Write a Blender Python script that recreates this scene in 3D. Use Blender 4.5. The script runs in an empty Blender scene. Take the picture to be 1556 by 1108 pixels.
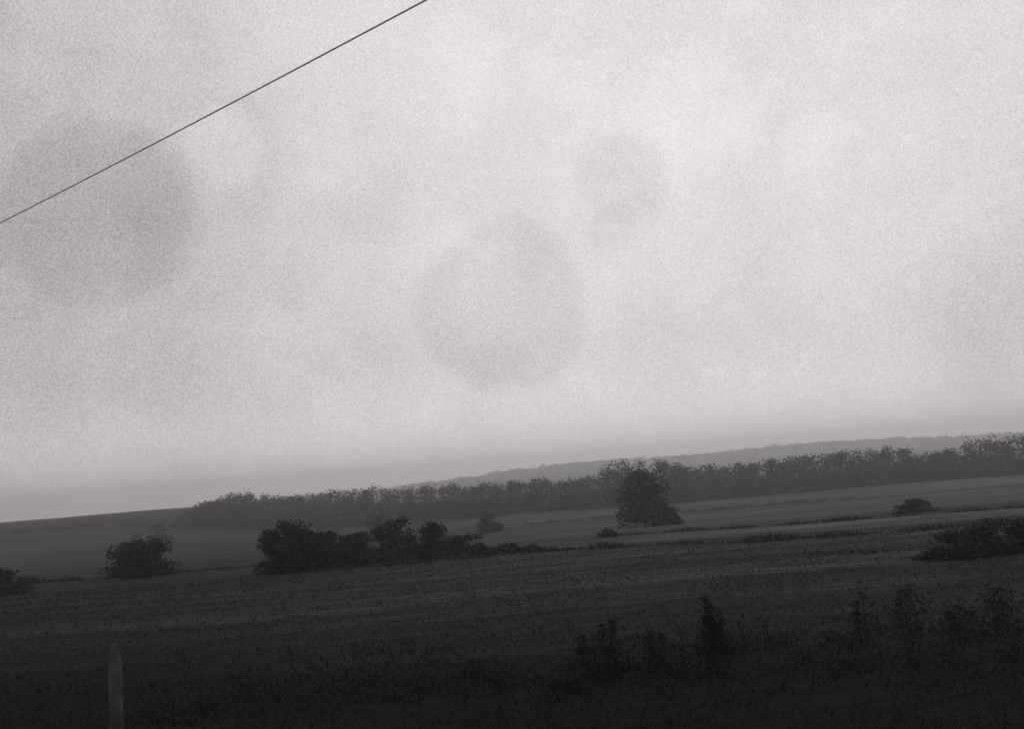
import bpy, math, numpy as np
from mathutils import Matrix, Vector
rng = np.random.default_rng(7)
scn = bpy.context.scene
scn.view_settings.view_transform='Standard'
scn.view_settings.look='None'
scn.view_settings.exposure=0

# ---------------------------------------------------------------- terrain
PY=[-6000,-300,0,45,80,140,200,300,360,420,500,700,1000,1400,1900,3000,6500]
PZ=[-60,-2,0,0,-0.9,-3.0,-4.7,-6.6,-7.0,-6.5,-5,-4,-2,-2,-12,-35,-70]
def sstep(a,b,x):
    t=np.clip((x-a)/(b-a),0,1); return t*t*(3-2*t)
def height(x,y):
    x=np.asarray(x,float); y=np.asarray(y,float)
    s=0
    for d in (-.12,-.06,0,.06,.12):
        s=s+np.interp(y*(1+d),PY,PZ)
    z=s/5
    z=z+ (1-sstep(-190,-70,x+0.0*y))*(sstep(260,480,y))*8.2*(1-sstep(560,1100,y))
    ridge=np.exp(-((y-1400)/330.)**2)
    z=z+ridge*sstep(-520,120,x)*(19.5+3.0*np.sin(x/170.)+2*np.sin(x/61.+1)) 
    z=z+0.10*np.sin(x/7.3+y/11.)*np.sin(y/9.1-x/23.)*sstep(8,40,np.abs(y))
    z=z+0.45*np.sin(x/31.+y/17.)*np.sin(y/26.-x/60.+1)*sstep(100,200,y)
    return z

def new_obj(name,verts,faces,mats,tone=None,midx=None,smooth=False):
    me=bpy.data.meshes.new(name)
    v=np.asarray(verts,float); f=np.asarray(faces,int)
    me.from_pydata(v.tolist(),[],f.tolist())
    if tone is not None:
        a=me.attributes.new('tone','FLOAT','POINT'); a.data.foreach_set('value',np.asarray(tone,np.float32))
    for m in mats: me.materials.append(m)
    if midx is not None: me.polygons.foreach_set('material_index',np.asarray(midx,np.int32))
    if smooth: me.polygons.foreach_set('use_smooth',np.ones(len(f),bool))
    me.update()
    o=bpy.data.objects.new(name,me); scn.collection.objects.link(o); return o

# ---------------------------------------------------------------- materials
def mat_foliage(name,col,noise=1.2,var=0.5):
    m=bpy.data.materials.new(name); m.use_nodes=True; nt=m.node_tree; n=nt.nodes; l=nt.links
    b=n['Principled BSDF']; b.inputs['Roughness'].default_value=.8
    b.inputs['Specular IOR Level'].default_value=.15
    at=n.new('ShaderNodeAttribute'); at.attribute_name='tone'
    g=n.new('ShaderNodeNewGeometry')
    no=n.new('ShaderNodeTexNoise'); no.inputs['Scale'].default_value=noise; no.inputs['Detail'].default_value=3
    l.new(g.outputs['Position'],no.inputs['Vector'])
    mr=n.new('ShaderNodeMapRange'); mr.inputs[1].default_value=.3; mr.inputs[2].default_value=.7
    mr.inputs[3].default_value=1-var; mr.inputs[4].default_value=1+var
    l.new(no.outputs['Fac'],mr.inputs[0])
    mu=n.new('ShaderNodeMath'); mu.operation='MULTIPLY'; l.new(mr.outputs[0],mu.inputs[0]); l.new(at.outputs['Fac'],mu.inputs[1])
    sc=n.new('ShaderNodeVectorMath'); sc.operation='SCALE'; sc.inputs[0].default_value=col
    l.new(mu.outputs[0],sc.inputs['Scale']); l.new(sc.outputs[0],b.inputs['Base Color'])
    return m
def mat_plain(name,c1,c2,scale=6,rough=.85):
    m=bpy.data.materials.new(name); m.use_nodes=True; nt=m.node_tree; n=nt.nodes; l=nt.links
    b=n['Principled BSDF']; b.inputs['Roughness'].default_value=rough; b.inputs['Specular IOR Level'].default_value=.2
    tc=n.new('ShaderNodeTexCoord'); no=n.new('ShaderNodeTexNoise'); no.inputs['Scale'].default_value=scale; no.inputs['Detail'].default_value=6
    l.new(tc.outputs['Object'],no.inputs['Vector'])
    r=n.new('ShaderNodeValToRGB'); r.color_ramp.elements[0].position=.35; r.color_ramp.elements[1].position=.65
    r.color_ramp.elements[0].color=(*c1,1); r.color_ramp.elements[1].color=(*c2,1)
    l.new(no.outputs['Fac'],r.inputs[0]); l.new(r.outputs[0],b.inputs['Base Color'])
    return m
M_bush=mat_foliage('bush_leaves',(.015,.015,.015),1.2,.35)
M_tree=mat_foliage('tree_leaves',(.050,.0495,.050),.35,.25)
M_lone=mat_foliage('hazed_tree_leaves',(.074,.073,.074),.7,.25)  # paler base colour stands in for haze over these trees
M_far=mat_foliage('woodland_leaves',(.05,.05,.05),.06,.3)
M_weed=mat_foliage('weed_leaves',(.0075,.0075,.0075),.8)
M_grass=mat_foliage('grass_blades',(.015,.015,.015),.12,.5)
M_margin=mat_foliage('margin_grass',(.024,.024,.024),.3)
M_bark=mat_plain('bark',(.03,.03,.03),(.06,.058,.056))
M_pole=mat_plain('pole_wood',(.08,.075,.07),(.14,.13,.125),3)
M_wire=mat_plain('wire_metal',(.48,.47,.475),(.6,.59,.595),4,.6)
M_post=mat_plain('weathered_post',(.026,.026,.026),(.06,.06,.06),2)
M_ins=mat_plain('insulator_ceramic',(.3,.3,.3),(.4,.4,.4),3,.3)

# ground material
m=bpy.data.materials.new('field_ground'); m.use_nodes=True; nt=m.node_tree; n=nt.nodes; l=nt.links
b=n['Principled BSDF']; b.inputs['Roughness'].default_value=.95; b.inputs['Specular IOR Level'].default_value=.05
g=n.new('ShaderNodeNewGeometry'); pos=g.outputs['Position']
sep=n.new('ShaderNodeSeparateXYZ'); l.new(pos,sep.inputs[0])
def math_(op,a,bb=None,c=None):
    k=n.new('ShaderNodeMath'); k.operation=op
    for i,v in enumerate((a,bb,c)):
        if v is None: continue
        if isinstance(v,(int,float)): k.inputs[i].default_value=v
        else: l.new(v,k.inputs[i])
    return k.outputs[0]
def noise(scale,det,mp=None,rough=.55):
    k=n.new('ShaderNodeTexNoise'); k.inputs['Scale'].default_value=scale; k.inputs['Detail'].default_value=det; k.inputs['Roughness'].default_value=rough
    if mp:
        q=n.new('ShaderNodeMapping'); q.inputs['Scale'].default_value=mp; q.inputs['Rotation'].default_value=(0,0,math.radians(14)); l.new(pos,q.inputs[0]); l.new(q.outputs[0],k.inputs['Vector'])
    else: l.new(pos,k.inputs['Vector'])
    return k.outputs['Fac']
wob=math_('MULTIPLY',math_('SUBTRACT',noise(.04,3),.5),6.)
yy=math_('ADD',math_('ADD',sep.outputs['Y'],math_('MULTIPLY',sep.outputs['X'],.22)),wob)
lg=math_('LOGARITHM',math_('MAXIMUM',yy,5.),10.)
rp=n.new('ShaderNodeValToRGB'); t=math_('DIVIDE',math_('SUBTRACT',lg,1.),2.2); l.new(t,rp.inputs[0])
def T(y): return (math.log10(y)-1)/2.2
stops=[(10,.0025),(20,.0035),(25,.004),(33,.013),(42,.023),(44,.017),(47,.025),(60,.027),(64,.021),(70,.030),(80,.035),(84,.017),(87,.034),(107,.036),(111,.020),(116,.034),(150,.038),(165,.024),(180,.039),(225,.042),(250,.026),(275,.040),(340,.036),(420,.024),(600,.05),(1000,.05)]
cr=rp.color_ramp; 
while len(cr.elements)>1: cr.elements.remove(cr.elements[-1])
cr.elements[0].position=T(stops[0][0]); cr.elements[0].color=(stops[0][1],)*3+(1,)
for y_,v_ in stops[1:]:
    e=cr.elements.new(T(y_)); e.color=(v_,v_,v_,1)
def mr(v,a,b_,c,d):
    k=n.new('ShaderNodeMapRange'); l.new(v,k.inputs[0])
    for i,q in enumerate((a,b_,c,d)): k.inputs[i+1].default_value=q
    return k.outputs[0]
streak=mr(noise(1,4,(.025,.30,.3)),.35,.65,.5,1.5)
streak2=mr(noise(1,3,(.12,1.3,1)),.35,.65,.6,1.4)
streak3=mr(noise(1,4,(.008,.06,.1)),.35,.65,.55,1.45)
fine=mr(noise(1.3,7,None,.85),.35,.65,.25,1.75)
vignette_left=mr(sep.outputs['X'],-34.,4.,.42,1.)  # vignette darkening put into the ground colour towards the left
fac=math_('MULTIPLY',math_('MULTIPLY',math_('MULTIPLY',streak,streak3),streak2),math_('MULTIPLY',fine,vignette_left))
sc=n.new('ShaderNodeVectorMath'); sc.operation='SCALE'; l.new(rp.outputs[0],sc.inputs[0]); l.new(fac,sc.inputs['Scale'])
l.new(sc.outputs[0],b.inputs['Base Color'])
bp=n.new('ShaderNodeBump'); bp.inputs['Strength'].default_value=.8; bp.inputs['Distance'].default_value=.3
l.new(noise(1.5,6,None,.7),bp.inputs['Height']); l.new(bp.outputs[0],b.inputs['Normal'])
M_ground=m

# ground sheet
rad=np.concatenate([[0.02,.5,2,4,6,8],np.geomspace(10,6500,190)])
ang=np.radians(np.arange(0,360,.6)); na=len(ang); nr=len(rad)
R,A=np.meshgrid(rad,ang,indexing='ij')
X=R*np.sin(A); Y=R*np.cos(A); Z=height(X,Y)
vs=np.stack([X,Y,Z],-1).reshape(-1,3)
i=np.arange(nr-1)[:,None]; j=np.arange(na)[None,:]; j2=(j+1)%na
fs=np.stack([i*na+j+0*j2,i*na+j2,(i+1)*na+j2,(i+1)*na+j],-1).reshape(-1,4)
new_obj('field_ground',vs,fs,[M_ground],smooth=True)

# ---------------------------------------------------------------- foliage
class Buf:
    def __init__(s): s.v=[];s.f=[];s.t=[];s.m=[];s.n=0
    def add(s,v,f,t,mi):
        s.v.append(v); s.f.append(f+s.n); s.t.append(t); s.m.append(np.full(len(f),mi)); s.n+=len(v)
    def make(s,name,mats):
        return new_obj(name,np.concatenate(s.v),np.concatenate(s.f),mats,np.concatenate(s.t),np.concatenate(s.m))
def leaves(buf,P,size,tone,mi=0,flat=1.0):
    k=len(P); a=rng.normal(size=(k,3)); a/=np.linalg.norm(a,axis=1)[:,None]
    c=rng.normal(size=(k,3)); c-= (c*a).sum(1)[:,None]*a; c/=np.linalg.norm(c,axis=1)[:,None]
    s=(size*rng.uniform(.5,1.3,k))[:,None]; w=s*rng.uniform(.45,.9,k)[:,None]
    v=np.stack([P-a*s*.5,P+c*w*.5,P+a*s*.5,P-c*w*.5],1).reshape(-1,3)
    f=np.arange(4*k).reshape(k,4); buf.add(v,f,np.repeat(tone,4),mi)
def limb(buf,p0,p1,r0,r1,mi=1,sides=6):
    p0=np.array(p0,float);p1=np.array(p1,float);d=p1-p0;d/=np.linalg.norm(d)
    u=np.cross(d,[.3,.9,.1]);u/=np.linalg.norm(u);w=np.cross(d,u)
    a=np.linspace(0,2*np.pi,sides,endpoint=False)
    ring=np.cos(a)[:,None]*u+np.sin(a)[:,None]*w
    v=np.concatenate([p0+ring*r0,p1+ring*r1]); k=np.arange(sides); k2=(k+1)%sides
    buf.add(v,np.stack([k,k2,k2+sides,k+sides],1),np.ones(len(v)),mi)
def crown(buf,c,w,d,h,n,leaf,nl=9,base=.0,taper=.25,tn=1.,full=False):
    """lobed crown standing over point c; base = fraction of h where it starts"""
    c=np.array(c,float); L=[];
    for q in range(nl):
        hz=rng.uniform(base+.1,.84); prof=math.sqrt(max(.05,1-((hz-.35)/.70)**2))*(1-taper*hz)
        a=rng.uniform(0,2*np.pi); rr=rng.uniform(.15,.72)*prof
        L.append((rr*math.cos(a)*w/2,rr*math.sin(a)*d/2,hz*h,rng.uniform(.24,.38),rng.uniform(.7,1.35)))
    L.append((0,0,h*.8,.26,1.1)); L.append((0,0,h*(base+.35),.5,.9)); L.append((0,0,h*(base+.2),.45,.7))
    if full:
        for q in range(8):
            a=q*.8; L.append((.30*w*math.cos(a),.30*d*math.sin(a),h*rng.uniform(.5,.74),rng.uniform(.24,.36),rng.uniform(.7,1.2)))
    if base<.06:
        for q in range(7):
            a=q*.9+rng.uniform(0,.5); L.append((.33*w*math.cos(a),.33*d*math.sin(a),h*rng.uniform(.12,.3),.36,rng.uniform(.55,.95)))
    L=np.array(L); idx=rng.integers(0,len(L),n); l_=L[idx]
    dirs=rng.normal(size=(n,3)); dirs/=np.linalg.norm(dirs,axis=1)[:,None]
    rr=rng.uniform(.25,1.15,n)**.8
    P=l_[:,:3]+dirs*rr[:,None]*l_[:,3:4]*np.array([w,d,h*.8])*.62
    P[:,2]=np.abs(P[:,2]-base*h*.8)+base*h*.8
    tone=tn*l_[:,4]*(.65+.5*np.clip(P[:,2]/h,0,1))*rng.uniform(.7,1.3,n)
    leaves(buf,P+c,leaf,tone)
def tree(buf,x,y,w,h,n,leaf,base=.12,sink=.15,nl=9,**kw):
    z=float(height(x,y))-sink; c=(x,y,z)
    tr=max(.06,h*.022)
    limb(buf,c,(x+.01*h,y,z+h*.45),tr*1.3,tr*.8); limb(buf,(x+.01*h,y,z+h*.45),(x,y,z+h*.8),tr*.8,tr*.2)
    for q in range(5):
        a=rng.uniform(0,6.28); s=rng.uniform(.2,.45)
        limb(buf,(x,y,z+h*s),(x+math.cos(a)*w*.3,y+math.sin(a)*w*.3,z+h*(s+.22)),tr*.5,tr*.12,sides=5)
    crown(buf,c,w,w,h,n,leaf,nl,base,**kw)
def single(name,x,y,w,h,n,leaf,mat,**k):
    b_=Buf(); tree(b_,x,y,w,h,n,leaf,**k); return b_.make(name,[mat,M_bark])

# hedgerow bushes in the middle left
for (x,y,w,h,n) in [(-19.0,80,4.8,4.9,6500),(-16.6,81,4.2,3.7,4200),(-14.4,83,4.4,3.2,4200),(-11.8,89,5.0,4.3,4200),(-8.2,88,4.6,3.8,4500),(-5.2,87,4.4,2.2,2600),
                    (-36.4,95,6.4,4.2,6500),(-43.3,83,5.0,2.6,3500),
                    (19.2,46,3.4,1.7,3600),(21.3,47,3.8,1.9,3800),(23.0,46.8,3.6,1.9,3600),(24.8,46.5,4.4,2.4,4600),(42.6,110,5.6,1.9,2500)]:
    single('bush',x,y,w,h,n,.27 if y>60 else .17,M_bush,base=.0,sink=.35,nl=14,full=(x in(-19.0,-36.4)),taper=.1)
hb=Buf()
for q in range(46):
    t_=rng.uniform()**1.2; x=-19+21*t_; y=83+3*math.sin(t_*2.5)+rng.uniform(-1.5,1.5)
    crown(hb,(x,y,float(height(x,y))-.15),rng.uniform(2,3.6),2,rng.uniform(1.,2.3)*(1.1-.75*t_),420,.27,5)
hb.make('hedgerow_undergrowth',[M_bush,M_bark])

# free-standing trees
single('deciduous_tree',16.9,142,7.9,8.8,7500,.42,M_lone,base=.03,nl=16,full=True,taper=.1,tn=.85)
single('deciduous_tree',20.4,146,4.8,3.8,2200,.42,M_lone,base=.03,tn=.9)
single('deciduous_tree',-7,200,5.4,4.4,1800,.5,M_lone,base=.03)
single('deciduous_tree',-27,190,7,5.6,2200,.5,M_lone,base=.03)
single('deciduous_tree',-109,300,9,6.5,2000,.7,M_tree,base=.03)
single('deciduous_tree',-118,305,6,4,1000,.7,M_tree,base=.03)
single('bush',8.6,105,2.8,1.1,700,.3,M_margin,base=0)

# distant treeline
tb=Buf()
KX=[-140,-128,-112,-95,-61,-30,17,24,60,91,110,128,137,142,150,160,176,215]
KY=[402,398,385,370,360,350,342,335,338,340,345,350,352,352,350,350,350,350]
KH=[6,11,15.5,15,15,13.5,12,13.5,13.5,13.5,14,15,14,10.5,11,14.5,15.5,15.5]
TN=lambda x: float(np.interp(x,[-140,0,60,140,180],[.95,1.2,1.1,.5,.28]))  # uneven haze painted into leaf tone: paler mid, darker right
for row in range(4):
    x=-138.+row*2
    while x<215:
        y=np.interp(x,KX,KY)+row*6+rng.uniform(-2.5,2.5); h=np.interp(x,KX,KH)*(rng.uniform(.84,1.04) if row else rng.uniform(.55,1.0))
        w=h*rng.uniform(.7,1.25); tree(tb,x,y,w,h,800,.8,base=.0,sink=.4,nl=8,tn=TN(x)*rng.uniform(.85,1.15))
        x+=w*rng.uniform(.33,.66)
for q in range(90):
    x=rng.uniform(-135,212); y=np.interp(x,KX,KY)-5+rng.uniform(-2,2); h=rng.uniform(2,5); tree(tb,x,y,h*1.6,h,160,.8,base=.0,sink=.4,nl=4,tn=TN(x))
for x,h in [(33,16),(39,16.5),(28,14.5),(46,16),(52,14.5)]:
    tree(tb,x,330,h*.85,h,1600,.8,base=.0,sink=.4,nl=12,tn=1.2)
tb.make('distant_treeline',[M_tree,M_bark])
# small shrubs along the left skyline
sb=Buf()
for x,y,w,h in [(-156,402,6,3.2),(-161,405,4,2.4),(-168,420,3,1.6),(-150,400,7,3.4),(-143,398,6,3.0)]:
    tree(sb,x,y,w,h,260,.6,base=.02)
for q in range(70):
    x=-235+rng.uniform(0,60); y=408+rng.uniform(-4,4); tree(sb,x,y,rng.uniform(3,6),rng.uniform(1.0,2.4),90,.5,base=.0,tn=.35)
sb.make('skyline_shrubs',[M_tree,M_bark])
# woodland on the far ridge
wb=Buf()
for q in range(1500):
    x=rng.uniform(-500,1300); y=1400+rng.normal()*110
    h=rng.uniform(2.5,5.5)*(1.5 if rng.uniform()<.16 else 1)
    z=float(height(x,y))-1.2
    crown(wb,(x,y,z),rng.uniform(14,34),18,h,80,2.8,4)
wb.make('distant_woodland',[M_far,M_bark])

# ---------------------------------------------------------------- margins, weeds and grass
def blades(buf,x,y,h,w,tone,lean=.35):
    k=len(x); z=height(x,y)-.03; a=rng.uniform(0,np.pi,k); dx=np.cos(a)*w/2; dy=np.sin(a)*w/2
    lx=rng.normal(0,lean,k)*h; ly=rng.normal(0,lean,k)*h
    v=np.stack([np.stack([x-dx,y-dy,z],1),np.stack([x+dx,y+dy,z],1),np.stack([x+lx+dx*.2,y+ly+dy*.2,z+h],1),np.stack([x+lx-dx*.2,y+ly-dy*.2,z+h],1)],1).reshape(-1,3)
    buf.add(v,np.arange(4*k).reshape(k,4),np.repeat(tone,4),0)
mb=Buf()
lines=[([-52,-26,-19],[103,99,96],.5,1.),([-19,-5,1.6,15,29,40],[78.5,80,80,71,70,66],.4,.8),([10,16,48,60],[107,105,97,95],.35,.7),([11,20,34],[56,54.5,51],.15,.3),([-60,-20,20,70],[240,236,225,214],.5,.35)]
for lx,ly,hh,dn in lines:
    L=lx[-1]-lx[0]; k=int(L*70*dn); x=rng.uniform(lx[0],lx[-1],k)
    y=np.interp(x,lx,ly)+rng.normal(0,.7,k)+.8*np.sin(x*.21); c=np.clip(.5+.6*np.sin(x*.83)*np.sin(x*.37+2),0,1)
    kp=rng.uniform(size=k)<c+.15; x=x[kp];y=y[kp];c=c[kp];k=len(x)
    blades(mb,x,y,hh*(.4+.8*c)*rng.uniform(.5,1.3,k),np.full(k,.14),rng.uniform(.4,1.,k),.6)
mb.make('field_margin_grass',[M_margin])

gb=Buf()
k=120000; y=14+ (rng.uniform(0,1,k)**1.2)*66; x=(rng.uniform(-1,1,k))*(y*.62+3)
cl=np.sin(x*.5+y*.4)*np.sin(y*.7-x*.13)+.6*np.sin(x*1.1-y*1.3)
keep=rng.uniform(-1.6,1.6,k)<cl+.6; x=x[keep];y=y[keep];k=len(x)
tn=np.interp(y,[14,24,30,36,50,80],[.12,.18,.45,.95,1.5,2.])*rng.uniform(.7,1.3,k)*np.interp(x,[-40,-5,10],[.5,1,1])  # x factor repeats the left vignette darkening in the blade tone
blades(gb,x,y,rng.uniform(.06,.20,k)*np.where(y<34,1.1,.7),rng.uniform(.02,.05,k)*(y/25),tn,.8)
gb.make('meadow_grass',[M_grass])

def weed(buf,x,y,h,w,n):
    z=float(height(x,y)); ns=max(2,int(w*5))
    for s in range(ns):
        bx=x+rng.normal(0,w*.22); by=y+rng.normal(0,.25); hh=h*rng.uniform(.55,1.)
        tx=bx+rng.normal(0,.09)*hh; limb(buf,(bx,by,z-.05),(tx,by,z+hh),.016,.005,0,4)
        m_=n//ns; t_=rng.uniform(.08,1.,m_); sp=(w*.30)*(1.1-t_*.85)
        P=np.stack([bx+(tx-bx)*t_+rng.normal(0,1,m_)*sp,by+rng.normal(0,1,m_)*sp,z+t_*hh],1)
        leaves(buf,P,.07,rng.uniform(.5,1.5,m_))
def weedplant(x,y,h,w,n):
    b_=Buf(); weed(b_,x,y,h,w,n); b_.make('tall_weed',[M_weed])
for (x,y,h,w,n) in [(4.35,26,1.9,.75,1600),(4.85,26.4,1.3,.6,900),(1.75,26,1.3,.55,900),(3.1,26.5,1.2,.5,700),(1.25,26.8,.9,.6,600),(8.6,27,1.4,.7,800),(9.9,26.6,1.6,.8,1000),(11.4,27,1.1,.9,900),(12.6,27.2,1.3,.9,900)]:
    weedplant(x,y,h,w,n)
vb=Buf()
for q in range(170):
    x=rng.uniform(-10,16); y=rng.normal(25.6,1.3); s=.18+.34*float(sstep(-6,4,x))
    weed(vb,x,y,s*rng.uniform(.4,1.25),rng.uniform(.5,1.3),80)
vb.make('lineside_weeds',[M_weed])

# ---------------------------------------------------------------- marker post
b_=Buf()
x0,y0=-9.3,22.6; z0=float(height(x0,y0))
def ring_stack(buf,x,y,prof,mi=0,sides=10,sq=1.):
    a=np.linspace(0,2*np.pi,sides,endpoint=False)
    v=np.concatenate([np.stack([x+np.cos(a)*r,y+np.sin(a)*r*sq,np.full(sides,z)],1) for r,z in prof])
    f=[]
    for k in range(len(prof)-1):
        for s in range(sides): f.append([k*sides+s,k*sides+(s+1)%sides,(k+1)*sides+(s+1)%sides,(k+1)*sides+s])
    buf.add(v,np.array(f),np.ones(len(v)),mi)
ring_stack(b_,x0,y0,[(.17,z0-.2),(.17,z0+.15),(.15,z0+.2),(.145,z0+1.5),(.125,z0+1.8),(.07,z0+2.02),(.01,z0+2.08)])
b_.make('marker_post',[M_post])

# ---------------------------------------------------------------- overhead wire and its poles
pA=np.array([-27.3,37.9,13.33]); pB=np.array([11.3,5.55,13.33])
def wire_pt(t): 
    p=pA+(pB-pA)*t; p[2]-=.3*4*t*(1-t); return p
wb2=Buf(); N=60
for k in range(N): limb(wb2,wire_pt(k/N),wire_pt((k+1)/N),.018,.018,0,6)
wire=wb2.make('overhead_wire',[M_wire])
def pole(p):
    e=bpy.data.objects.new('utility_pole',None); scn.collection.objects.link(e)
    z=float(height(p[0],p[1])); top=p[2]-.35
    d=(pB-pA)[:2]; d/=np.linalg.norm(d); nx,ny=-d[1],d[0]
    a=Buf(); ring_stack(a,p[0]+nx*.8,p[1]+ny*.8,[(.17,z-.5),(.13,top+.2),(.11,top+.5),(.01,top+.53)]); o=a.make('shaft',[M_pole]); o.parent=e
    a=Buf(); limb(a,(p[0]-nx*.15,p[1]-ny*.15,top),(p[0]+nx*1.75,p[1]+ny*1.75,top),.07,.07,0,4); o=a.make('crossarm',[M_pole]); o.parent=e
    a=Buf()
    for q in (0,1.6): ring_stack(a,p[0]+nx*q,p[1]+ny*q,[(.02,top),(.02,top+.15),(.06,top+.16),(.07,top+.25),(.04,top+.3),(.05,top+.34)])
    o=a.make('insulators',[M_ins]); o.parent=e
pole(pA); pole(pB)

# ---------------------------------------------------------------- haze (thin over the fields, thicker in the far valley)
def haze(y0_,y1_,dens,top):
    bpy.ops.mesh.primitive_cube_add(size=1,location=(0,(y0_+y1_)/2,top/2-25)); hz=bpy.context.object; hz.name='haze'
    hz.dimensions=(4400,y1_-y0_,top+50)
    hm=bpy.data.materials.new('haze_air'); hm.use_nodes=True; hn=hm.node_tree; hn.nodes.clear()
    o=hn.nodes.new('ShaderNodeOutputMaterial'); v_=hn.nodes.new('ShaderNodeVolumeScatter'); v_.inputs['Density'].default_value=dens; v_.inputs['Anisotropy'].default_value=.6; v_.inputs['Color'].default_value=(1,1,1,1)
    hn.links.new(v_.outputs[0],o.inputs['Volume']); hz.data.materials.append(hm)
haze(-400,520,.00050,45)
haze(520.5,1900,.0012,45)

# ---------------------------------------------------------------- sky
w=bpy.data.worlds.new('World'); scn.world=w; w.use_nodes=True; nt=w.node_tree; n=nt.nodes; l=nt.links
bg=n['Background']; bg.inputs['Strength'].default_value=.1
SUN_EL,SUN_AZ=math.radians(48),math.radians(25)
sky=n.new('ShaderNodeTexSky'); sky.sky_type='NISHITA'; sky.sun_disc=False; sky.sun_elevation=SUN_EL; sky.sun_rotation=SUN_AZ
bw=n.new('ShaderNodeRGBToBW'); l.new(sky.outputs[0],bw.inputs[0])
tc=n.new('ShaderNodeTexCoord'); D=tc.outputs['Generated']
def wn(scale,det,rough=.5,vec=None):
    k=n.new('ShaderNodeTexNoise'); k.inputs['Scale'].default_value=scale; k.inputs['Detail'].default_value=det; k.inputs['Roughness'].default_value=rough
    l.new(vec or D,k.inputs['Vector']); return k
dn=wn(9,4,.6)
sub=n.new('ShaderNodeVectorMath'); sub.operation='SUBTRACT'; l.new(dn.outputs['Color'],sub.inputs[0]); sub.inputs[1].default_value=(.5,.5,.5)
scl=n.new('ShaderNodeVectorMath'); scl.operation='SCALE'; l.new(sub.outputs[0],scl.inputs[0]); scl.inputs['Scale'].default_value=.04
ad=n.new('ShaderNodeVectorMath'); ad.operation='ADD'; l.new(D,ad.inputs[0]); l.new(scl.outputs[0],ad.inputs[1])
nm=n.new('ShaderNodeVectorMath'); nm.operation='NORMALIZE'; l.new(ad.outputs[0],nm.inputs[0])
def blob(c,r0,r1,amp):
    v=Vector(c).normalized(); d=n.new('ShaderNodeVectorMath'); d.operation='DOT_PRODUCT'; l.new(nm.outputs[0],d.inputs[0]); d.inputs[1].default_value=v
    k=n.new('ShaderNodeMapRange'); k.interpolation_type='SMOOTHSTEP'; l.new(d.outputs['Value'],k.inputs[0])
    k.inputs[1].default_value=math.cos(r1); k.inputs[2].default_value=math.cos(r0); k.inputs[3].default_value=0; k.inputs[4].default_value=amp
    return k.outputs[0]
terms=[blob((-608,1471,450),.072,.100,-.80),blob((-5,1492,262),.074,.096,-.85),blob((-80,1492,310),.02,.085,.5),blob((194,1472,442),.032,.054,-.8),
       blob((165,1472,360),.01,.03,-.5),
       blob((800,1503,168),.03,.14,-1.1),blob((-411,1461,534),.02,.045,.8),blob((310,1463,522),.03,.08,.6),blob((480,1463,470),.01,.04,.5),
       blob((-620,1471,720),.02,.10,.5),blob((-1200,1400,420),.15,.62,-1.6),
       blob((200,1400,850),.1,.55,1.2)]
c1=wn(3.2,5,.55); c2=wn(14,5,.6); gr=wn(540,2,.6)
def mr2(v,a,b_,c,d,cl=False):
    k=n.new('ShaderNodeMapRange'); l.new(v,k.inputs[0]); k.clamp=cl
    if cl: k.interpolation_type='SMOOTHSTEP'
    for i_,q in enumerate((a,b_,c,d)): k.inputs[i_+1].default_value=q
    return k.outputs[0]
sz=n.new('ShaderNodeSeparateXYZ'); l.new(D,sz.inputs[0])
terms+= [mr2(c1.outputs['Fac'],.3,.7,-.35,.35),mr2(c2.outputs['Fac'],.3,.7,-.4,.4),mr2(gr.outputs['Fac'],.3,.7,-1.1,1.1),
         mr2(sz.outputs['Z'],-.01,.13,1.5,0.,True)]
def m2(op,a,b_):
    k=n.new('ShaderNodeMath'); k.operation=op
    for i_,v in enumerate((a,b_)):
        if isinstance(v,(int,float)): k.inputs[i_].default_value=v
        else: l.new(v,k.inputs[i_])
    return k.outputs[0]
s=m2('MULTIPLY',m2('MINIMUM',bw.outputs[0],8.),.08)
s=m2('ADD',s,6.05)
for t_ in terms: s=m2('ADD',s,t_)
cc=n.new('ShaderNodeVectorMath'); cc.operation='SCALE'; cc.inputs[0].default_value=(1.0,.945,.97); l.new(s,cc.inputs['Scale'])
l.new(cc.outputs[0],bg.inputs['Color'])

sl=bpy.data.lights.new('sun','SUN'); sl.energy=.6; sl.angle=math.radians(25); sl.color=(1,.97,.95)
so=bpy.data.objects.new('sun',sl); scn.collection.objects.link(so)
dv=Vector((math.sin(SUN_AZ)*math.cos(SUN_EL),math.cos(SUN_AZ)*math.cos(SUN_EL),math.sin(SUN_EL)))
so.rotation_euler=dv.to_track_quat('Z','Y').to_euler()

# ---------------------------------------------------------------- camera
cam=bpy.data.cameras.new('camera'); cam.lens=35; cam.sensor_width=36; cam.clip_end=12000; cam.clip_start=.1
co=bpy.data.objects.new('camera',cam); scn.collection.objects.link(co)
co.matrix_world=Matrix.Translation((0,0,5))@Matrix.Rotation(math.radians(90+6.6),4,'X')@Matrix.Rotation(math.radians(-4.5),4,'Z')
scn.camera=co
